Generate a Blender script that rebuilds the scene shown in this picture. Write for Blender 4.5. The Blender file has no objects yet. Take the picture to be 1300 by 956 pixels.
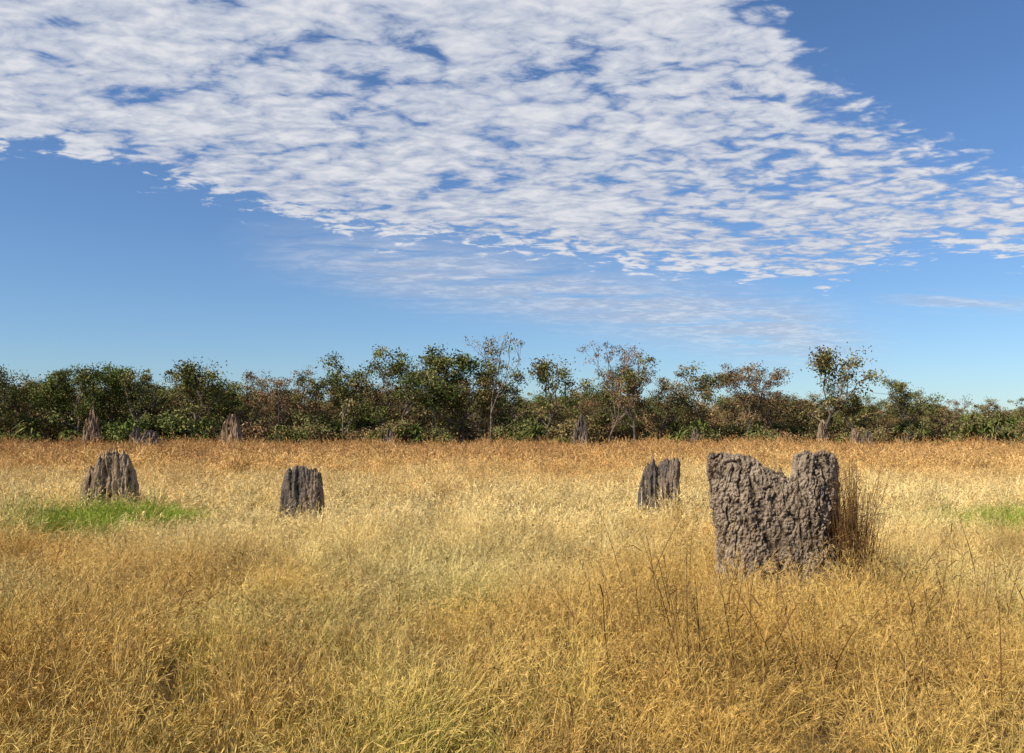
import bpy, math, random
import numpy as np
from mathutils import Vector, noise, Matrix
import bmesh

SC = bpy.context.scene
COL = SC.collection
R = np.random.RandomState(7)
random.seed(7)

# ------------------------------------------------------------------ helpers
class NT:
    def __init__(s, tree): s.t = tree; s.n = tree.nodes; s.l = tree.links
    def new(s, typ, **kw):
        nd = s.n.new(typ)
        for k, v in kw.items(): setattr(nd, k, v)
        return nd
    def put(s, sock, v):
        if v is None: return
        if hasattr(v, 'is_output'): s.l.new(v, sock)
        else: sock.default_value = v
    def m(s, op, a, b=None, c=None, clamp=False):
        nd = s.new('ShaderNodeMath', operation=op, use_clamp=clamp)
        s.put(nd.inputs[0], a); s.put(nd.inputs[1], b); s.put(nd.inputs[2], c)
        return nd.outputs[0]
    def mr(s, v, a, b, c=0., d=1., smooth=False):
        nd = s.new('ShaderNodeMapRange')
        if smooth: nd.interpolation_type = 'SMOOTHSTEP'
        s.put(nd.inputs[0], v)
        for i, q in enumerate((a, b, c, d)): s.put(nd.inputs[i+1], q)
        return nd.outputs[0]
    def noise(s, vec, scale, detail=3., rough=.5, dist=0., dim='3D'):
        nd = s.new('ShaderNodeTexNoise', noise_dimensions=dim)
        s.put(nd.inputs['Vector'], vec)
        nd.inputs['Scale'].default_value = scale
        nd.inputs['Detail'].default_value = detail
        nd.inputs['Roughness'].default_value = rough
        nd.inputs['Distortion'].default_value = dist
        return nd.outputs[0]
    def ramp(s, f, pts, interp='LINEAR'):
        nd = s.new('ShaderNodeValToRGB'); cr = nd.color_ramp; cr.interpolation = interp
        while len(cr.elements) < len(pts): cr.elements.new(.5)
        for e, (p, c) in zip(cr.elements, pts):
            e.position = p; e.color = (c[0], c[1], c[2], 1)
        s.put(nd.inputs[0], f); return nd.outputs[0]
    def mix(s, f, a, b, typ='MIX'):
        nd = s.new('ShaderNodeMix', data_type='RGBA', blend_type=typ)
        s.put(nd.inputs[0], f)
        for i, q in ((6, a), (7, b)):
            if isinstance(q, tuple) and len(q) == 3: q = (*q, 1)
            s.put(nd.inputs[i], q)
        return nd.outputs[2]
    def attr(s, name):
        return s.new('ShaderNodeAttribute', attribute_name=name).outputs['Fac']

def material(name):
    m = bpy.data.materials.new(name); m.use_nodes = True
    m.node_tree.nodes.clear()
    return m, NT(m.node_tree)

def build(name, V, F, attrs=None, mats=(), mat_idx=None, smooth=False):
    me = bpy.data.meshes.new(name)
    me.from_pydata([tuple(v) for v in V], [], [tuple(int(i) for i in f) for f in F])
    for k, a in (attrs or {}).items():
        at = me.attributes.new(k, 'FLOAT', 'POINT')
        at.data.foreach_set('value', np.asarray(a, dtype=np.float32))
    for m in mats: me.materials.append(m)
    if mat_idx is not None:
        me.polygons.foreach_set('material_index', np.asarray(mat_idx, dtype=np.int32))
    if smooth: me.polygons.foreach_set('use_smooth', np.ones(len(F), dtype=bool))
    me.update()
    return me

def add(name, me, loc=(0, 0, 0), rot=0., scale=1.):
    ob = bpy.data.objects.new(name, me); COL.objects.link(ob)
    ob.location = loc; ob.rotation_euler = (0, 0, rot)
    ob.scale = (scale,)*3 if not isinstance(scale, tuple) else scale
    return ob

# ------------------------------------------------------------------ camera
cam = bpy.data.cameras.new('camera'); co = bpy.data.objects.new('camera', cam)
COL.objects.link(co); SC.camera = co
cam.sensor_width = 36; cam.lens = 31.2; cam.clip_end = 20000; cam.clip_start = .05
CAMH = 2.5
co.location = (0, 0, CAMH); co.rotation_euler = (math.radians(93.3), 0, 0)

# ------------------------------------------------------------------ sun + sky
SUN = Vector((-.73, -.43, .70)).normalized()
sl = bpy.data.lights.new('sun', 'SUN'); sl.energy = 5.0; sl.angle = math.radians(.53)
sl.color = (1., .94, .85)
so = bpy.data.objects.new('sun', sl); COL.objects.link(so); so.location = (-20, -15, 30)
so.rotation_euler = SUN.to_track_quat('Z', 'Y').to_euler()

w = bpy.data.worlds.new('World'); SC.world = w; w.use_nodes = True
w.node_tree.nodes.clear(); T = NT(w.node_tree)
w.cycles.sampling_method = 'NONE'
sky = T.new('ShaderNodeTexSky', sky_type='NISHITA', sun_disc=False)
sky.sun_elevation = math.asin(SUN.z); sky.sun_rotation = math.atan2(SUN.x, SUN.y)
sky.air_density = 1.0; sky.dust_density = .2; sky.ozone_density = 1.6; sky.altitude = 0
skyc = T.mix(1., sky.outputs[0], (.72, .95, 1.26), 'MULTIPLY')
bg1 = T.new('ShaderNodeBackground'); T.l.new(skyc, bg1.inputs[0]); bg1.inputs[1].default_value = .096
tc = T.new('ShaderNodeTexCoord'); sp = T.new('ShaderNodeSeparateXYZ')
T.l.new(tc.outputs['Generated'], sp.inputs[0])
X, Y, Z = sp.outputs
Yc = T.m('MAXIMUM', Y, .06); Zc = T.m('ADD', T.m('MAXIMUM', Z, .0), .10)
u = T.m('DIVIDE', X, Yc); v = T.m('DIVIDE', Z, Yc)
cb = T.new('ShaderNodeCombineXYZ')
T.put(cb.inputs[0], T.m('DIVIDE', X, Zc)); T.put(cb.inputs[1], T.m('DIVIDE', Y, Zc))
P = cb.outputs[0]
mp = T.new('ShaderNodeMapping'); T.l.new(P, mp.inputs[0])
mp.inputs['Rotation'].default_value = (0, 0, math.radians(40)); mp.inputs['Scale'].default_value = (.78, 1.1, 1)
PM = mp.outputs[0]
big = T.noise(PM, 2.2, 3, .6, dim='2D')
cell = T.noise(PM, 10.5, 5, .62, .35, dim='2D')
vo = T.new('ShaderNodeTexVoronoi', feature='F1', voronoi_dimensions='2D'); vo.inputs['Scale'].default_value = 13.
wv = T.new('ShaderNodeVectorMath', operation='ADD'); T.l.new(PM, wv.inputs[0])
nz = T.new('ShaderNodeTexNoise', noise_dimensions='2D'); T.l.new(PM, nz.inputs['Vector']); nz.inputs['Scale'].default_value = 11; nz.inputs['Detail'].default_value = 4
sc = T.new('ShaderNodeVectorMath', operation='SCALE'); T.l.new(nz.outputs['Color'], sc.inputs[0]); sc.inputs['Scale'].default_value = .20
T.l.new(sc.outputs[0], wv.inputs[1]); T.l.new(wv.outputs[0], vo.inputs['Vector'])
puff = T.m('SUBTRACT', 1., T.m('MULTIPLY', vo.outputs['Distance'], 1.3))
def curve(pts):
    nd = T.new('ShaderNodeFloatCurve'); c = nd.mapping.curves[0]
    P2 = [((a+.8)/1.6, b) for a, b in pts]
    c.points[0].location = P2[0]; c.points[-1].location = P2[-1]
    for p in P2[1:-1]: c.points.new(*p)
    nd.mapping.update()
    T.put(nd.inputs['Value'], T.m('DIVIDE', T.m('ADD', u, .8), 1.6))
    return nd.outputs[0]
low = curve([(-.8, .33), (-.587, .306), (-.53, .304), (-.495, .290), (-.405, .266), (-.315, .236), (-.225, .214), (-.135, .202),
             (-.027, .190), (.045, .182), (.134, .168), (.268, .154), (.36, .146), (.43, .170), (.5, .186), (.6, .180), (.8, .18)])
up = curve([(-.8, 1.), (.1, .95), (.25, .64), (.31, .52), (.345, .462), (.39, .43), (.42, .395), (.48, .365), (.585, .335), (.8, .30)])
bj = T.m('MULTIPLY', T.m('SUBTRACT', big, .5), .14)
cj = T.m('MULTIPLY', T.m('SUBTRACT', cell, .5), .05)
vj = T.m('ADD', v, cj)
c1 = T.mr(T.m('SUBTRACT', vj, low), -.010, .05, smooth=True)
c2 = T.mr(T.m('SUBTRACT', up, T.m('ADD', vj, bj)), -.03, .10, smooth=True)
cov = T.m('MULTIPLY', c1, c2)
thick = T.mr(u, -.05, .5, 1.20, .92)
val = T.m('ADD', T.m('MULTIPLY', T.m('SUBTRACT', cell, .5), 1.9), T.m('MULTIPLY', T.m('SUBTRACT', puff, .5), .65))
val = T.m('ADD', val, T.m('MULTIPLY', T.m('SUBTRACT', big, .5), 1.4))
val = T.m('ADD', val, T.m('SUBTRACT', T.m('MULTIPLY', cov, thick), .64))
a_main = T.m('MULTIPLY', T.mr(val, -.22, .46, smooth=True), T.mr(cov, 0., .3, smooth=True))
mp2 = T.new('ShaderNodeMapping'); T.l.new(P, mp2.inputs[0])
mp2.inputs['Rotation'].default_value = (0, 0, math.radians(24)); mp2.inputs['Scale'].default_value = (.45, 1.4, 1)
st = T.noise(mp2.outputs[0], 3.6, 4, .62, .4, dim='2D')
dl = T.m('ABSOLUTE', T.m('SUBTRACT', v, T.m('SUBTRACT', .162, T.m('MULTIPLY', u, .165))))
veil = T.m('MULTIPLY', T.mr(dl, .062, .0, smooth=True), T.mr(st, .20, .60, smooth=True))
veil = T.m('MULTIPLY', veil, T.m('MULTIPLY', T.mr(u, -.36, -.1, smooth=True), T.mr(u, .46, .30, smooth=True)))
d3 = T.m('ABSOLUTE', T.m('SUBTRACT', v, T.m('SUBTRACT', .165, T.m('MULTIPLY', u, .045))))
v3 = T.m('MULTIPLY', T.m('MULTIPLY', T.mr(d3, .018, 0., smooth=True), T.mr(st, .40, .62, smooth=True)), T.mr(u, .38, .5, smooth=True))
veil = T.m('MAXIMUM', T.m('MULTIPLY', veil, .70), T.m('MULTIPLY', v3, .5))
alpha = T.m('MAXIMUM', T.m('MULTIPLY', a_main, .97), veil)
shade = T.mr(T.m('ADD', T.m('ADD', T.m('MULTIPLY', cell, .9), T.m('MULTIPLY', puff, .30)), T.m('MULTIPLY', big, .5)), .68, 1.16, smooth=True)
ccol = T.mix(shade, (.49, .55, .69), (.82, .83, .87))
bg2 = T.new('ShaderNodeBackground'); T.l.new(ccol, bg2.inputs[0]); bg2.inputs[1].default_value = .93
mx = T.new('ShaderNodeMixShader'); T.l.new(alpha, mx.inputs[0]); T.l.new(bg1.outputs[0], mx.inputs[1]); T.l.new(bg2.outputs[0], mx.inputs[2])
wo = T.new('ShaderNodeOutputWorld'); T.l.new(mx.outputs[0], wo.inputs[0])

SC.view_settings.view_transform = 'Standard'; SC.view_settings.look = 'None'; SC.view_settings.exposure = 0

# ------------------------------------------------------------------ materials
GREENS = [(-9.5, 20.9, 1.9, 2.9), (12.0, 19.6, 2.8, 3.0)]      # lush patches (x, y, rx, ry)
def grass_material(name, bands, low_col, low_amt=.75, patches=True):
    m, N = material(name)
    g = N.new('ShaderNodeNewGeometry'); s = N.new('ShaderNodeSeparateXYZ'); N.l.new(g.outputs['Position'], s.inputs[0])
    big = N.noise(g.outputs['Position'], .17, 2, .6, dim='2D')
    med = N.noise(g.outputs['Position'], .8, 1, .6, dim='2D')
    yy = N.m('ADD', s.outputs[1], N.m('MULTIPLY', N.m('SUBTRACT', big, .5), 34.))
    col = N.ramp(N.m('DIVIDE', yy, 90.), bands)
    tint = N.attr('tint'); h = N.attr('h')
    br = N.m('ADD', N.mr(tint, 0, 1, .42, 1.45), N.mr(med, .3, .7, -.28, .28))
    c = N.mix(1., col, br, 'MULTIPLY')
    c = N.mix(N.mr(tint, .88, .92, 0., .6), c, (.38, .16, .05))
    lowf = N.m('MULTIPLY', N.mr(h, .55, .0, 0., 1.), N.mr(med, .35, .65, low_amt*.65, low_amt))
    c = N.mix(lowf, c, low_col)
    if patches:
        gp = N.mr(N.m('ADD', N.m('MULTIPLY', big, .5), N.m('MULTIPLY', med, .5)), .45, .60, 0., .80)
        gp = N.m('MULTIPLY', gp, N.mr(h, .95, .35, .32, 1.))
        gp = N.m('MULTIPLY', gp, N.mr(s.outputs[1], 19, 10, 0., 1.))
        tot = gp
        for gx, gy, rx, ry in GREENS:
            ax = N.m('DIVIDE', N.m('SUBTRACT', s.outputs[0], gx), rx); ay = N.m('DIVIDE', N.m('SUBTRACT', s.outputs[1], gy), ry)
            rr = N.m('ADD', N.m('ADD', N.m('MULTIPLY', ax, ax), N.m('MULTIPLY', ay, ay)), N.m('MULTIPLY', N.m('SUBTRACT', med, .5), 1.6))
            tot = N.m('MAXIMUM', tot, N.mr(rr, 1.3, .7, 0., .92))
        c = N.mix(tot, c, (.30, .34, .045))
    d = N.new('ShaderNodeBsdfDiffuse'); N.l.new(c, d.inputs[0])
    o = N.new('ShaderNodeOutputMaterial'); N.l.new(d.outputs[0], o.inputs[0])
    return m

BANDS = [(0., (.66, .41, .11)), (.10, (.76, .49, .15)), (.19, (.90, .68, .28)), (.34, (.90, .67, .28)),
         (.48, (.80, .51, .18)), (.66, (.64, .37, .135)), (1., (.54, .29, .10))]
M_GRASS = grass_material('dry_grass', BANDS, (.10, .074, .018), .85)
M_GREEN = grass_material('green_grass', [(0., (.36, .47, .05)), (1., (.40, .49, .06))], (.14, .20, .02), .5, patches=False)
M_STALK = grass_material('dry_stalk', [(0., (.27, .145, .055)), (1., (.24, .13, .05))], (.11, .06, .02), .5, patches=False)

def ground_material():
    m, N = material('ground')
    g = N.new('ShaderNodeNewGeometry')
    a = N.noise(g.outputs['Position'], .25, 5, .6); b = N.noise(g.outputs['Position'], 14., 6, .7)
    f = N.m('ADD', N.m('MULTIPLY', a, .4), N.m('MULTIPLY', b, .6))
    c = N.ramp(f, [(.35, (.05, .035, .014)), (.5, (.16, .105, .04)), (.65, (.27, .18, .065))])
    p = N.new('ShaderNodeBsdfPrincipled'); N.l.new(c, p.inputs['Base Color']); p.inputs['Roughness'].default_value = 1
    p.inputs['Specular IOR Level'].default_value = .1
    o = N.new('ShaderNodeOutputMaterial'); N.l.new(p.outputs[0], o.inputs[0])
    return m

def mound_material(name, cols, streak=.0, bump=.5, pit=.8):
    m, N = material(name)
    tcn = N.new('ShaderNodeTexCoord'); ob = tcn.outputs['Object']
    mpn = N.new('ShaderNodeMapping'); N.l.new(ob, mpn.inputs[0]); mpn.inputs['Scale'].default_value = (1, 1, 1-streak*.88)
    a = N.noise(mpn.outputs[0], 2.6, 5, .65); b = N.noise(ob, 34., 5, .7)
    f = N.m('ADD', N.m('MULTIPLY', a, .62), N.m('MULTIPLY', b, .38))
    c = N.ramp(f, [(.36, cols[0]), (.48, cols[1]), (.62, cols[2])])
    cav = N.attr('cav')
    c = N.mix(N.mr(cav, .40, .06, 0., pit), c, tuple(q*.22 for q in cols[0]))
    v2 = N.new('ShaderNodeTexVoronoi'); N.l.new(ob, v2.inputs['Vector']); v2.inputs['Scale'].default_value = 42.
    hgt = N.m('ADD', N.m('MULTIPLY', b, 1.), N.m('MULTIPLY', v2.outputs['Distance'], -.7))
    bp = N.new('ShaderNodeBump'); bp.inputs['Strength'].default_value = bump; bp.inputs['Distance'].default_value = .03
    N.l.new(hgt, bp.inputs['Height'])
    p = N.new('ShaderNodeBsdfDiffuse'); N.l.new(c, p.inputs[0])
    N.l.new(bp.outputs[0], p.inputs['Normal'])
    o = N.new('ShaderNodeOutputMaterial'); N.l.new(p.outputs[0], o.inputs[0])
    return m
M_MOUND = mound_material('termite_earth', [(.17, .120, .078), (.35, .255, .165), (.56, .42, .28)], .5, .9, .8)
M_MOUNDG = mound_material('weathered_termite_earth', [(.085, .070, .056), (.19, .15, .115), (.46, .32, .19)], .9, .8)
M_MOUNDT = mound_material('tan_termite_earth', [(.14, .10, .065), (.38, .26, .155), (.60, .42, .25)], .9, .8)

def leaf_material():
    m, N = material('foliage')
    tint = N.attr('tint'); dry = N.attr('dry')
    rnd = N.new('ShaderNodeObjectInfo').outputs['Random']
    c = N.ramp(N.m('ADD', dry, N.mr(rnd, 0, 1, -.14, .14)),
               [(0., (.13, .165, .035)), (.25, (.175, .19, .052)), (.46, (.25, .22, .075)), (.64, (.28, .20, .085)), (.82, (.285, .17, .08)), (1., (.36, .22, .11))])
    c = N.mix(1., c, N.mr(tint, 0, 1, .28, 1.55), 'MULTIPLY')
    d = N.new('ShaderNodeBsdfDiffuse'); N.l.new(c, d.inputs[0])
    o = N.new('ShaderNodeOutputMaterial'); N.l.new(d.outputs[0], o.inputs[0])
    return m
def bark_material():
    m, N = material('bark')
    tcn = N.new('ShaderNodeTexCoord')
    a = N.noise(tcn.outputs['Object'], 3., 5, .7)
    c = N.ramp(a, [(.35, (.06, .044, .032)), (.55, (.22, .165, .12)), (.7, (.38, .30, .23))])
    p = N.new('ShaderNodeBsdfDiffuse'); N.l.new(c, p.inputs[0])
    o = N.new('ShaderNodeOutputMaterial'); N.l.new(p.outputs[0], o.inputs[0])
    return m
M_GROUND = ground_material(); M_LEAF = leaf_material(); M_BARK = bark_material()

# ------------------------------------------------------------------ ground
def ground():
    V = []; F = []
    radii = [0, 3, 6, 10, 15, 22, 30, 42, 60, 90, 140, 250, 600, 1500, 4000]
    n = 72
    V.append((0, 0, 0))
    for r in radii[1:]:
        for k in range(n):
            a = 2*math.pi*k/n; x = r*math.cos(a); y = r*math.sin(a)
            z = (noise.noise(Vector((x*.11, y*.11, 3.)))*.05 if r < 100 else 0)
            V.append((x, y, z))
    for k in range(n): F.append((0, 1+k, 1+(k+1) % n))
    for j in range(len(radii)-2):
        b = 1+j*n
        for k in range(n):
            F.append((b+k, b+n+k, b+n+(k+1) % n, b+(k+1) % n))
    add('ground', build('ground', V, F, mats=(M_GROUND,), smooth=True))
ground()

# ------------------------------------------------------------------ grass
class Clump:
    def __init__(s): s.V = []; s.F = []; s.t = []; s.h = []
    def ribbon(s, pts, widths, side, tint, hs):
        b = len(s.V)
        for p, wd, hh in zip(pts, widths, hs):
            s.V.append(p - side*wd*.5); s.V.append(p + side*wd*.5)
            s.t += [tint, tint]; s.h += [hh, hh]
        for i in range(len(pts)-1):
            s.F.append((b+2*i, b+2*i+1, b+2*i+3, b+2*i+2))

def rv(): return np.array([random.gauss(0, 1), random.gauss(0, 1), random.gauss(0, 1)])
def unit(v): return v/(np.linalg.norm(v)+1e-9)
def nunit(a): return a/(np.linalg.norm(a, axis=1)[:, None]+1e-9)

def build_np(name, V, Q, attrs, mats):
    me = bpy.data.meshes.new(name)
    me.vertices.add(len(V)); me.vertices.foreach_set('co', V.astype(np.float32).ravel())
    me.loops.add(Q.size); me.loops.foreach_set('vertex_index', Q.ravel().astype(np.int32))
    me.polygons.add(len(Q))
    me.polygons.foreach_set('loop_start', (np.arange(len(Q))*4).astype(np.int32))
    for k, a in attrs.items():
        at = me.attributes.new(k, 'FLOAT', 'POINT'); at.data.foreach_set('value', a.astype(np.float32))
    for m in mats: me.materials.append(m)
    me.update(calc_edges=True); me.validate()
    return me

def grass_tile(name, mat, seed, rad, tuft_dens, per_tuft, tuft_r, leaf_frac, H, sw, lw, npan, panlen, panw, wind=.20, hmod=.3, tall=.10):
    """A round patch of tufted grass: stems with panicles and arching basal leaves, vectorised."""
    r = np.random.RandomState(seed)
    nt = int(math.pi*rad*rad*tuft_dens)
    ta = r.uniform(0, 6.283, nt); tr = rad*np.sqrt(r.uniform(0, 1, nt))
    tx, ty = tr*np.cos(ta), tr*np.sin(ta)
    tl = np.c_[r.normal(wind, .22, nt), r.normal(0, .22, nt)]
    th = 1+hmod*np.array([noise.noise(Vector((a*.24/tuft_r, b*.24/tuft_r, seed*3.3))) for a, b in zip(tx, ty)])*1.5+r.normal(0, .14, nt)
    th = np.maximum(th, .4)
    tt = r.uniform(0, 1, nt)
    n = nt*per_tuft; k = np.repeat(np.arange(nt), per_tuft)
    leaf = r.uniform(0, 1, n) < leaf_frac
    a = r.uniform(0, 6.283, n); rr = tuft_r*np.sqrt(r.uniform(0, 1, n))
    p = np.c_[tx[k]+rr*np.cos(a), ty[k]+rr*np.sin(a), np.full(n, -.03)]
    L = H*th[k]*np.where(leaf, r.uniform(.35, .9, n), r.uniform(.7, 1.15, n)); L = np.where(r.uniform(0, 1, n) < tall, L*r.uniform(1.15, 1.5, n), L)
    sp_ = np.where(leaf, .55, .24)[:, None]
    d = nunit(np.c_[tl[k]+r.normal(0, 1, (n, 2))*sp_, np.ones(n)])
    bend = np.c_[tl[k]*.9+r.normal(0, .36, (n, 2)), np.where(leaf, -.95, -.36)*r.uniform(.2, 1.3, n)]
    S = 6; pts = [p]
    for i in range(S):
        d = nunit(d+bend*(.10+.34*i/S)); p = p+d*(L/S)[:, None]; p[:, 2] = np.maximum(p[:, 2], .005); pts.append(p)
    side = nunit(np.c_[r.normal(0, 1, (n, 2)), r.normal(0, .2, n)])
    tint = np.clip(.5*tt[k]+.5*r.uniform(0, 1, n), 0, .87); red = r.uniform(0, 1, n) < .06; tint = np.where(red, .95, tint)
    V = []; at = []; ah = []
    for i, q in enumerate(pts):
        f = np.where(leaf, [1, 1, 1, .85, .65, .4, .08][i]*lw, [1, 1, .95, .9, .8, .7, .3][i]*sw)[:, None]
        V += [q-side*f*.5, q+side*f*.5]; hh = np.clip(q[:, 2]/(H*1.0), 0, 1); at += [tint, tint]; ah += [hh, hh]
    V = np.stack(V, 1)
    at = np.stack(at, 1); ah = np.stack(ah, 1)
    base = (np.arange(n)*14)[:, None]
    Q = np.concatenate([base+np.array([2*i, 2*i+1, 2*i+3, 2*i+2]) for i in range(S)], 0)
    si = np.where(~leaf)[0]; m_ = len(si)*npan; kk = np.repeat(si, npan)
    PT = np.stack(pts, 1)
    f = r.uniform(.56, 1., m_)*S; j = np.minimum(S-1, f.astype(int)); fr = (f-j)[:, None]
    A = PT[kk, j]; B = PT[kk, j+1]; q = A+(B-A)*fr
    dd = nunit(nunit(B-A)*1.2+r.normal(0, .48, (m_, 3))+np.array([0, 0, -.12])); l = (panlen*r.uniform(.5, 1.25, m_))[:, None]
    sd = nunit(np.cross(dd, r.normal(0, 1, (m_, 3))))*panw
    PV = np.stack([q-sd*.15, q+dd*l*.62+sd*.5, q+dd*l, q+dd*l*.62-sd*.5], 1)
    pt = np.clip(tint[kk]*.75+.15+r.uniform(-.08, .12, m_), 0, .87); pt = np.where(red[kk], .95, pt)
    PQ = len(V)*14+np.arange(m_*4).reshape(m_, 4)
    VV = np.concatenate([V.reshape(-1, 3), PV.reshape(-1, 3)])
    AT = np.concatenate([at.ravel(), np.repeat(pt, 4)]); AH = np.concatenate([ah.ravel(), np.ones(m_*4)])
    return build_np(name, VV, np.concatenate([Q, PQ]), {'tint': AT, 'h': AH}, (mat,))

def variant_collection(name, meshes):
    c = bpy.data.collections.new(name)
    for i, me in enumerate(meshes):
        ob = bpy.data.objects.new(me.name, me); c.objects.link(ob)
    return c

def instancer(name, coll, nvar, pts, rots, scl):
    me = bpy.data.meshes.new(name); n = len(pts)
    me.vertices.add(n); me.vertices.foreach_set('co', np.asarray(pts, dtype=np.float32).ravel())
    a = me.attributes.new('rot', 'FLOAT_VECTOR', 'POINT'); a.data.foreach_set('vector', np.asarray(rots, dtype=np.float32).ravel())
    a = me.attributes.new('scl', 'FLOAT_VECTOR', 'POINT'); a.data.foreach_set('vector', np.asarray(scl, dtype=np.float32).ravel())
    a = me.attributes.new('idx', 'INT', 'POINT'); a.data.foreach_set('value', R.randint(0, nvar, n).astype(np.int32))
    ob = add(name, me)
    ng = bpy.data.node_groups.new(name+'_scatter', 'GeometryNodeTree')
    ng.interface.new_socket('Geometry', in_out='INPUT', socket_type='NodeSocketGeometry')
    ng.interface.new_socket('Geometry', in_out='OUTPUT', socket_type='NodeSocketGeometry')
    gi = ng.nodes.new('NodeGroupInput'); go = ng.nodes.new('NodeGroupOutput')
    ip = ng.nodes.new('GeometryNodeInstanceOnPoints'); ci = ng.nodes.new('GeometryNodeCollectionInfo')
    ci.inputs['Collection'].default_value = coll
    ci.inputs['Separate Children'].default_value = True; ci.inputs['Reset Children'].default_value = True
    ip.inputs['Pick Instance'].default_value = True
    def na(nm, dt):
        x = ng.nodes.new('GeometryNodeInputNamedAttribute'); x.data_type = dt; x.inputs['Name'].default_value = nm
        return [o for o in x.outputs if o.name == 'Attribute' and o.enabled][0]
    L = ng.links
    L.new(gi.outputs[0], ip.inputs['Points']); L.new(ci.outputs[0], ip.inputs['Instance'])
    L.new(na('idx', 'INT'), ip.inputs['Instance Index'])
    L.new(na('rot', 'FLOAT_VECTOR'), ip.inputs['Rotation'])
    L.new(na('scl', 'FLOAT_VECTOR'), ip.inputs['Scale'])
    L.new(ip.outputs[0], go.inputs[0])
    md = ob.modifiers.new('scatter', 'NODES'); md.node_group = ng
    return ob

def lattice(y0, y1, step, spread=.68, margin=2., hvar=.45, ramp=None):
    """jittered hexagonal lattice of patches"""
    pts = []; y = y0; row = 0
    while y < y1:
        wx = spread*y+margin; x = -wx+(row % 2)*step*.5
        while x < wx:
            pts.append((x+R.uniform(-.3, .3)*step, y+R.uniform(-.3, .3)*step)); x += step
        y += step*.866; row += 1
    pts = np.array(pts); n = len(pts); x, y = pts[:, 0], pts[:, 1]
    rot = np.zeros((n, 3)); rot[:, 2] = R.normal(0, .8, n)
    hn = np.array([noise.noise(Vector((a*.22, b*.22, 1.7)))+.6*noise.noise(Vector((a*.8, b*.8, 5.))) for a, b in zip(x, y)])
    s = R.uniform(.92, 1.12, n); sz = s*(1+hvar*hn*1.3)
    if ramp: sz = sz*np.interp(y, *ramp)
    return np.c_[x, y, np.zeros(n)], rot, np.c_[s, s, sz]

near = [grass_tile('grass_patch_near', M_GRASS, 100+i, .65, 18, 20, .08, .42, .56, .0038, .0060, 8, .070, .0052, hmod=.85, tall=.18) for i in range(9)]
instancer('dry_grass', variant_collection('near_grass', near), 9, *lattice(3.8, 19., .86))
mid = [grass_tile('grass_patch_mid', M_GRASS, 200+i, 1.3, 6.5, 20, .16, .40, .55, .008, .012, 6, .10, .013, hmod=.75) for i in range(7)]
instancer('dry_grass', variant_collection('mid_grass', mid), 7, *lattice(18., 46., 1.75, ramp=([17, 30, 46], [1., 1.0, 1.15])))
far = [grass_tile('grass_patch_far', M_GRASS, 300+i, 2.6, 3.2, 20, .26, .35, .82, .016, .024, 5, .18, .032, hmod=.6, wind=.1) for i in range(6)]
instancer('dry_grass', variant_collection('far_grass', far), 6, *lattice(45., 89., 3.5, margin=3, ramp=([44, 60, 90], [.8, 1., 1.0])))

def patch(cx, cy, rx, ry, n):
    a = R.uniform(0, 6.283, n); r = np.sqrt(R.uniform(0, 1, n))
    x = cx+np.cos(a)*r*rx*(1+.2*np.sin(3*a)); y = cy+np.sin(a)*r*ry
    f = 1-.45*r
    rot = np.zeros((n, 3)); rot[:, 2] = R.uniform(0, 6.28, n)
    s = R.uniform(.8, 1.2, n)
    return np.c_[x, y, np.zeros(n)], rot, np.c_[s, s, s*f]
gr = [grass_tile('green_tuft', M_GREEN, 400+i, .22, 40, 16, .1, .8, .88, .006, .014, 2, .05, .006, wind=0., hmod=.2, tall=0) for i in range(5)]
A = [patch(-9.5, 21.2, 1.75, 2.4, 300), patch(11.4, 19.8, 1.9, 2.3, 280), patch(13.6, 20.0, 1.8, 2.2, 210)]
instancer('green_grass', variant_collection('green_tufts', gr), 5, *[np.concatenate([q[i] for q in A]) for i in range(3)])

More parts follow.
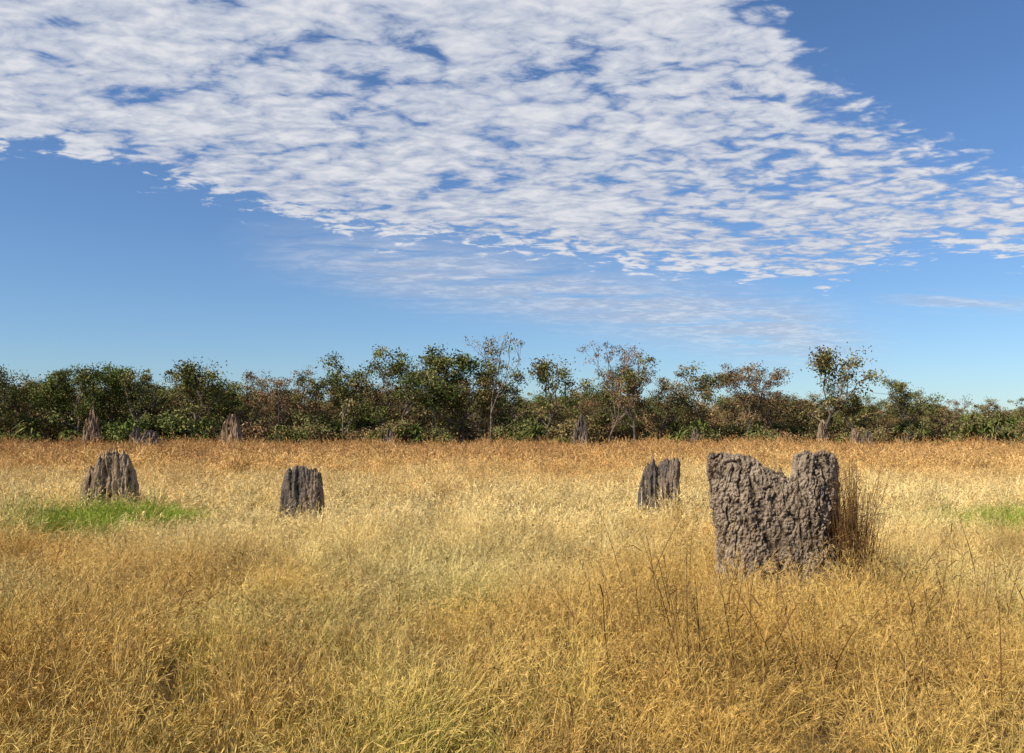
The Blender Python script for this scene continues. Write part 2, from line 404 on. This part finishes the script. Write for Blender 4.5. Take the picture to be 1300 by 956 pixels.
MAINX, MAINY = 3.87, 13.0
def stalks():
    C = Clump()
    spots = []
    for i in range(110): spots.append((random.uniform(.8, 6.8), random.uniform(7.2, 12.4), random.uniform(1.0, 1.75), .18))
    for i in range(300):
        yy = random.uniform(6.5, 18.); spots.append((random.uniform(-.6, .6)*yy, yy, random.uniform(.65, .98), .25))
    for i in range(300): spots.append((MAINX+1.0+random.gauss(0, .10), MAINY-.15+random.gauss(0, .22), random.uniform(1.1, 2.2), .060))
    for i in range(50): spots.append((random.uniform(3.3, 5.6), 13.5+random.random()*.8, random.uniform(1.8, 2.5), .13))
    for i, (x, y, L, ln) in enumerate(spots):
        p = np.array([x, y, -.03]); d = unit(np.array([random.gauss(0, ln), random.gauss(0, ln), 1.]))
        bend = np.array([random.gauss(0, .5), random.gauss(0, .4), -.15*random.random()]); n = 8; pts = [p]
        if ln < .1: bend *= .5
        kink = random.randint(4, 7) if random.random() < .25 else 99
        for k in range(n):
            if k == kink: d = unit(d+np.array([random.choice([-1, 1])*random.uniform(.6, 1.6), random.gauss(0, .5), -.5]))
            d = unit(d+bend*.10); p = p+d*L/n; pts.append(p)
        wd = random.uniform(.006, .011) if i < 110 else random.uniform(.004, .009)
        t = random.random()
        C.ribbon(pts, [wd]*6+[wd*.7, wd*.5, wd*.3], np.array([1., 0, 0]), t, [q[2]/L for q in pts])
        C.ribbon(pts, [wd]*6+[wd*.7, wd*.5, wd*.3], np.array([0., 1, 0]), t, [q[2]/L for q in pts])
        for k in range(random.randint(1, 4)):
            j = random.randint(2, n-1); q = pts[j]; dd = unit(np.array([random.gauss(0, .8), random.gauss(0, .8), .7])); l = random.uniform(.1, .28)
            C.ribbon([q, q+dd*l*.5, q+dd*l+np.array([0, 0, -l*.35])], [wd*1.2, wd*1.2, wd*.2], unit(np.cross(dd, rv())), t, [.6, .6, .6])
    add('tall_dry_stalks', build('tall_dry_stalks', C.V, C.F, {'tint': np.array(C.t)*.85, 'h': C.h}, (M_STALK,)))
stalks()

# ------------------------------------------------------------------ termite mounds
def slab_mound(name, W, H, Th, prof, mat, seed, res=.03, lump=.05, flute=.0, side=None, rot=0., loc=(0, 0, 0), jag=.04, cellf=9., bigamp=.9, zsc=.72, fiss=0., curl=0.):
    nx = max(24, int(W/res)); nz = max(24, int(H/res))
    px = [a for a, _ in prof]; pz = [b for _, b in prof]
    sdx = side or [(0, 1.06, 1.06), (1, .95, .95)]
    zz = [q[0] for q in sdx]; wl = [q[1] for q in sdx]; wr = [q[2] for q in sdx]
    ks = np.linspace(-1, 1, nx+1); ks = .55*ks+.45*np.sin(ks*math.pi/2)
    js = np.linspace(0, 1, nz+1); js = .6*js+.4*np.sin(js*math.pi/2)
    bm = bmesh.new(); off = Vector((seed*7.3, seed*3.1, 0))
    G = []
    for sgn in (-1, 1):
        g = []
        for s in ks:
            hx = float(np.interp(s, px, pz))
            hx += jag*noise.noise(Vector((s*9*W/2, seed, 0)))+jag*.6*noise.noise(Vector((s*22*W/2, seed, 4)))
            col = []
            for t in js:
                z = t*hx*H
                wf = float(np.interp(z/H, zz, wl if s < 0 else wr))
                x = s*W/2*wf
                th = Th/2*(max(0., 1-abs(s)**5))**.5*(1-.42*(z/H)**1.2)*(max(0., 1-t**9))**.5
                col.append(bm.verts.new((x, sgn*th+curl*max(0., s-.45)**1.5, z-.12)))
            g.append(col)
        G.append(g)
    for gi_, g in enumerate(G):
        for i in range(nx):
            for j in range(nz):
                q = (g[i][j], g[i+1][j], g[i+1][j+1], g[i][j+1])
                bm.faces.new(q if gi_ == 0 else q[::-1])
    bmesh.ops.remove_doubles(bm, verts=bm.verts, dist=1e-4)
    bm.normal_update()
    cav = []
    disp = []
    for v in bm.verts:
        c = v.co; q = c+off; d = 0.
        w1 = Vector((noise.noise(q*5), noise.noise(q*5+Vector((9, 0, 0))), noise.noise(q*5+Vector((0, 9, 0)))))*.07
        qq = q+w1; qq = Vector((qq.x, qq.y, qq.z*zsc))
        f1 = noise.voronoi(qq*cellf)[0][0]; f2 = noise.voronoi(qq*cellf*2.3)[0][0]
        nn = noise.noise(q*30)
        lumpv = (.45-f1)*1.0+(.45-f2)*.65+nn*.35
        big = noise.noise(q*1.8)+.6*noise.noise(Vector((q.x*5, q.y*5, q.z*2)))
        fl = 0.
        if fiss:
            a = noise.noise(Vector((qq.x*4.5, qq.y*4.5, q.z*1.1))); b = noise.noise(Vector((qq.x*10, qq.y*10, q.z*2.6+4)))
            fl = -max(0, 1-abs(a)*9)*1.-max(0, 1-abs(b)*6)*.5
            d += fiss*fl
            fl *= .6
        if flute:
            qf = Vector((q.x*6.5, q.y*6.5, q.z*.8)); a = noise.noise(qf); b = noise.noise(Vector((q.x*15, q.y*15, q.z*1.6)))
            fl = (.35-abs(a)*1.6)*1.+(.2-abs(b))*.7
            d += flute*fl
        d += lump*lumpv+lump*bigamp*big
        disp.append(v.normal*d)
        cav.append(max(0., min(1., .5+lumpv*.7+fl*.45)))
    for v, d in zip(bm.verts, disp): v.co += d
    me = bpy.data.meshes.new(name); bm.to_mesh(me); bm.free()
    at = me.attributes.new('cav', 'FLOAT', 'POINT'); at.data.foreach_set('value', np.array(cav, dtype=np.float32))
    me.materials.append(mat)
    return add(name, me, loc, rot)

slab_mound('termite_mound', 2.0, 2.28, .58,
    [(-1, .955), (-.95, .985), (-.8, 1.), (-.62, .985), (-.40, .985), (-.32, .955), (-.24, .915), (-.1, .895), (.0, .88), (.1, .862), (.21, .842), (.235, .88), (.26, .955), (.31, .98), (.45, 1.01), (.6, 1.0), (.82, 1.0), (.93, .985), (1, .93)],
    M_MOUND, 1, res=.0115, lump=.044, loc=(MAINX, MAINY, 0), rot=-.02, jag=.030, cellf=14., bigamp=.9, zsc=.62, fiss=.034, curl=.45,
    side=[(0, .97, 1.06), (.3, .93, 1.02), (.5, .92, .98), (.65, 1.0, .95), (.8, 1.02, .93), (1, 1.04, .93)])
slab_mound('termite_mound', 1.50, 1.98, .8, [(-1, .50), (-.85, .66), (-.75, .78), (-.62, .72), (-.5, .90), (-.42, .97), (-.3, .90), (-.15, 1.), (0, .95), (.12, 1.), (.3, .94), (.5, 1.), (.62, .90), (.78, .88), (.9, .74), (1, .5)],
    M_MOUNDT, 2, res=.020, lump=.024, flute=.085, loc=(-11.35, 25.2, 0), rot=.35, jag=.09, side=[(0, 1.05, 1.1), (1, .88, .85)], bigamp=.4)
slab_mound('termite_mound', 1.10, 1.66, .65, [(-1, .75), (-.85, .9), (-.5, .98), (-.1, 1.), (.35, .97), (.7, .93), (.9, .86), (1, .6)],
    M_MOUNDG, 3, res=.020, lump=.026, flute=.06, loc=(-5.35, 22.7, 0), rot=.3, jag=.06, side=[(0, 1.06, 1.12), (1, .82, .9)], bigamp=.4)
slab_mound('termite_mound', 1.06, 1.86, .65, [(-1, .66), (-.9, .78), (-.6, .93), (-.3, .98), (-.15, .92), (.0, .86), (.15, .93), (.35, 1.0), (.6, .97), (.85, 1.01), (1, .85)],
    M_MOUNDG, 5, res=.020, lump=.026, flute=.075, loc=(3.73, 22.7, 0), rot=-.2, jag=.09, side=[(0, 1.06, .98), (1, .82, 1.)], bigamp=.4)
spires = [(-1, .5), (-.75, .8), (-.5, .62), (-.25, .98), (-.05, .75), (.2, 1.), (.45, .68), (.7, .9), (1, .45)]
for i, (x, y, wd, h, mt) in enumerate([(-27.1, 86, 2.3, 4.2, M_MOUNDT), (-40.4, 85.5, 1.7, 4.6, M_MOUNDT), (-31., 76, 2.4, 2.6, M_MOUNDG), (-11.6, 84, 1.4, 2.6, M_MOUNDG),
        (6.6, 85.5, 1.5, 4.1, M_MOUNDG), (29.3, 84, 1.1, 3.5, M_MOUNDT), (32.4, 84, 1.1, 2.8, M_MOUNDT), (34.0, 85, 1.2, 2.6, M_MOUNDG), (-36.0, 85, 1.2, 3.0, M_MOUNDG), (17.5, 85, 1.0, 2.6, M_MOUNDG)]):
    slab_mound('termite_mound', wd, h, wd*.6, spires, mt, 10+i, res=.09, lump=.05, flute=.20, loc=(x, y, 0), rot=random.uniform(-.4, .4), jag=.16, cellf=4., side=[(0, 1.15, 1.15), (1, .6, .6)])

# ------------------------------------------------------------------ trees
class TreeB:
    def __init__(s): s.V = []; s.F = []; s.mi = []; s.t = []; s.d = []; s.cl = []
    def tube(s, pts, rad, n=5):
        b = len(s.V)
        for i, (p, r) in enumerate(zip(pts, rad)):
            d = unit((pts[min(i+1, len(pts)-1)]-pts[max(i-1, 0)])); a = unit(np.cross(d, np.array([.3, 1, .1]))); c = np.cross(d, a)
            for k in range(n):
                th = 6.283*k/n; s.V.append(p+(a*math.cos(th)+c*math.sin(th))*r); s.t.append(0); s.d.append(0)
        for i in range(len(pts)-1):
            for k in range(n):
                s.F.append((b+i*n+k, b+i*n+(k+1) % n, b+(i+1)*n+(k+1) % n, b+(i+1)*n+k)); s.mi.append(0)
    def grow(s, p, d, L, r, depth, wob, spread, up):
        n = 4; pts = [p]; rad = [r]
        for k in range(n):
            d = unit(d+rv()*wob+np.array([0, 0, up])); p = p+d*L/n; pts.append(p); rad.append(r*(1-.4*(k+1)/n))
            if depth <= 1 and k >= 1 and random.random() < .55: s.cl.append(p+rv()*.2)
        s.tube(pts, rad, 6 if depth > 2 else 4)
        if depth == 0: s.cl.append(p); return
        for k in range(random.choice([2, 3, 3]) if depth < 3 else random.choice([3, 3, 4])):
            dd = unit(d+unit(rv()*np.array([1, 1, .45]))*spread)
            s.grow(p, dd, L*random.uniform(.58, .95), r*.58, depth-1, wob, spread, up)
        if depth >= 2:
            for k in range(random.choice([1, 2])):
                q = pts[random.randint(2, n-1)]; dd = unit(d*.5+unit(rv()*np.array([1, 1, .2])))
                s.grow(q, dd, L*random.uniform(.5, .75), r*.4, depth-2, wob, spread, up)
    def leaves(s, n, rad, size, dry, drys, flat=.75, drop=.0):
        for c in s.cl:
            if random.random() < drop: continue
            m = max(6, int(n*random.uniform(.4, 1.5))); cr = rad*random.uniform(.5, 1.4)
            t0 = random.uniform(.1, .9); dr = dry+random.gauss(0, drys)
            o = np.clip(R.normal(0, .55, (m, 3)), -1., 1.)*cr*np.array([1.1, 1.1, flat])
            o += c
            a = R.normal(0, 1, (m, 3)); a[:, 2] -= .6; a /= np.linalg.norm(a, axis=1)[:, None]
            b = np.cross(a, R.normal(0, 1, (m, 3))); b /= (np.linalg.norm(b, axis=1)[:, None]+1e-6)
            sz = size*R.uniform(.6, 1.35, m)[:, None]
            base = len(s.V)
            q = np.stack([o-a*sz*.5, o+b*sz*.26, o+a*sz*.5, o-b*sz*.26], 1).reshape(-1, 3)
            s.V.extend(list(q))
            tt = np.clip(t0+R.normal(0, .18, m), 0, 1); dd = np.clip(dr+R.normal(0, .10, m), 0, 1)
            s.t.extend(np.repeat(tt, 4)); s.d.extend(np.repeat(dd, 4))
            idx = base+np.arange(m*4).reshape(m, 4); s.F.extend(idx.tolist()); s.mi.extend([1]*m)
    def mesh(s, name, H):
        V = np.array(s.V); top = np.percentile(V[:, 2], 99.7); V *= H/top
        V[:, 2] -= .1
        return build(name, V, s.F, {'tint': s.t, 'dry': s.d}, (M_BARK, M_LEAF), s.mi)

def tree(seed, dry, drys=.12, H=10., trunkf=.30, spread=.75, n=58, rad=.62, size=.20, depth=3, drop=.05, up=.10, r=.15):
    random.seed(seed); b = TreeB()
    b.grow(np.array([0, 0, 0.]), unit(np.array([random.gauss(0, .10), random.gauss(0, .10), 1])), H*trunkf, r, depth, .10, spread, up)
    b.leaves(n, rad, size, dry, drys, drop=drop)
    return b.mesh('woodland_tree_%d' % seed, H)

variants = [tree(11, .32), tree(12, .68), tree(13, .46, spread=.9), tree(14, .84, drys=.15, n=48, drop=.15), tree(15, .38, .15, trunkf=.27),
            tree(16, .62, .2), tree(17, .18, trunkf=.25, spread=.65), tree(18, .90, .1, n=42, drop=.2), tree(19, .52, .2, spread=.95), tree(20, .74, .15, trunkf=.34)]
sparse = tree(31, .75, .2, H=11, n=26, rad=.5, drop=.3, trunkf=.34, spread=.55, r=.12)
sparse2 = tree(33, .9, .1, H=11, n=36, rad=.55, drop=.15, trunkf=.36, spread=.6, r=.14)

def shrub(seed, dry, H=2.4):
    random.seed(seed); b = TreeB()
    for k in range(6):
        b.grow(np.array([random.gauss(0, .25), random.gauss(0, .25), 0.]), unit(np.array([random.gauss(0, .5), random.gauss(0, .5), 1])), H*.45, .035, 1, .12, .8, .05)
    for k in range(12): b.cl.append(np.array([random.gauss(0, .8), random.gauss(0, .8), random.uniform(.2, 1.4)]))
    b.leaves(52, .5, .17, dry, .12)
    return b.mesh('shrub_%d' % seed, H)
shrubs = [shrub(41, .35), shrub(42, .75), shrub(43, .5), shrub(44, .85), shrub(45, .15), shrub(46, .65)]

def pandanus(seed, H=3.2, heads=4):
    random.seed(seed); b = TreeB(); hs_ = []
    p0 = np.array([0, 0, 0.]); p1 = np.array([.1, 0, H*.35]); b.tube([p0, p1*.5, p1], [.12, .1, .09], 6)
    for k in range(heads):
        e = p1+np.array([random.gauss(0, .45), random.gauss(0, .45), random.uniform(.1, .45)*H])
        b.tube([p1, (p1+e)/2+rv()*.05, e], [.08, .07, .06], 5); hs_.append(e)
    for e in hs_:
        t0 = random.uniform(.4, .95)
        for k in range(55):
            d = unit(np.array([random.gauss(0, 1), random.gauss(0, 1), random.uniform(-.3, 1.2)])); L = random.uniform(.7, 1.15)
            sd = unit(np.cross(d, np.array([0, 0, 1.])))*.045; q = e
            base = len(b.V)
            pts = [q, q+d*L*.5+np.array([0, 0, .03]), q+d*L+np.array([0, 0, -.3*L])]
            for i, ww in enumerate((1, .9, .1)): b.V += [pts[i]-sd*ww, pts[i]+sd*ww]
            tt = min(1, max(0, t0+random.gauss(0, .2))); b.t += [tt]*6; b.d += [.2+random.gauss(0, .05)]*6
            for i in range(2): b.F.append((base+2*i, base+2*i+1, base+2*i+3, base+2*i+2)); b.mi.append(1)
    return b.mesh('pandanus_%d' % seed, H)
pans = [pandanus(51, 3.6, 5), pandanus(52, 2.4, 3), pandanus(53, 1.9, 1)]

random.seed(99)
TREES = [(-56.5, 95, 9.2, 2), (-51, 97, 9.3, 0), (-46, 94, 9.2, 4), (-43, 96, 9.4, 6), (-39.5, 93, 9.0, 0), (-35, 95, 8.7, 2), (-33.5, 92, 9.5, 4), (-29, 96, 8.6, 1), (-24.5, 94, 8.3, 3),
         (-20.7, 95, 8.8, 5), (-17.5, 94, 11.2, 8), (-14, 96, 9.4, 3), (-11.6, 93, 10.7, 0), (-8.2, 95, 11.2, 6), (-5.2, 96, 9.6, 2), (-2.1, 92, 12.6, -1), (.5, 95, 9.4, 0), (3.5, 94, 9.9, 4),
         (9.8, 92, 11.4, -2), (13, 94, 9.9, 2), (16, 97, 8.0, 1), (20.3, 94, 9.2, 5), (24.3, 94, 9.5, 9), (27.5, 96, 8.0, 3), (32.6, 93, 11.0, 4), (36, 95, 7.6, 8), (41.3, 93, 8.0, 0), (45, 97, 6.6, 1), (49, 98, 6., 3), (53, 100, 5.8, 5), (58, 98, 5.8, 2)]
for x, y, h, vi in TREES:
    me = {-1: sparse, -2: sparse2}.get(vi) or variants[vi]
    base = 11. if vi < 0 else 10.
    add('woodland_tree', me, (x, y, 0), random.uniform(0, 6.28), (h/base*random.uniform(.95, 1.15), h/base*random.uniform(.95, 1.15), h/base))
for x, y, i, s in [(45.2, 83, 0, 1.1), (47, 84, 1, 1.), (49.5, 83, 0, .95), (-13.5, 86, 1, 1.), (-8, 87, 2, 1.1), (-20, 86, 2, 1.2), (15, 86, 2, 1.3), (-55, 85, 0, 1.), (-57, 84, 1, 1.1)]:
    add('pandanus_plant', pans[i], (x, y, 0), random.uniform(0, 6.28), s)

cT = variant_collection('distant_trees', variants)
n = 380
y = 97+R.uniform(0, 1, n)**1.0*75; x = R.uniform(-1, 1, n)*(y*.70+4)
hh = R.uniform(.46, .80, n)*np.interp(x/y*96, [-60, -30, -18, 5, 12, 40, 50, 60], [1.12, 1.04, 1.04, 1.0, .96, .82, .66, .64])*np.interp(y, [96, 166], [.97, 1.15])
rot = np.zeros((n, 3)); rot[:, 2] = R.uniform(0, 6.28, n)
instancer('distant_tree_mass', cT, 10, np.c_[x, y, np.zeros(n)], rot, np.c_[hh*1.15, hh*1.15, hh])
cS = variant_collection('undergrowth', shrubs+pans[1:])
n = 400
y = 87+R.uniform(0, 1, n)**1.1*55; x = R.uniform(-1, 1, n)*(y*.70+4)
hh = R.uniform(.5, 1.5, n)*np.interp(y, [87, 95, 140], [1., 1.3, 1.8])
rot = np.zeros((n, 3)); rot[:, 2] = R.uniform(0, 6.28, n)
instancer('shrub_undergrowth', cS, 8, np.c_[x, y, np.zeros(n)], rot, np.c_[hh*1.1, hh*1.1, hh])
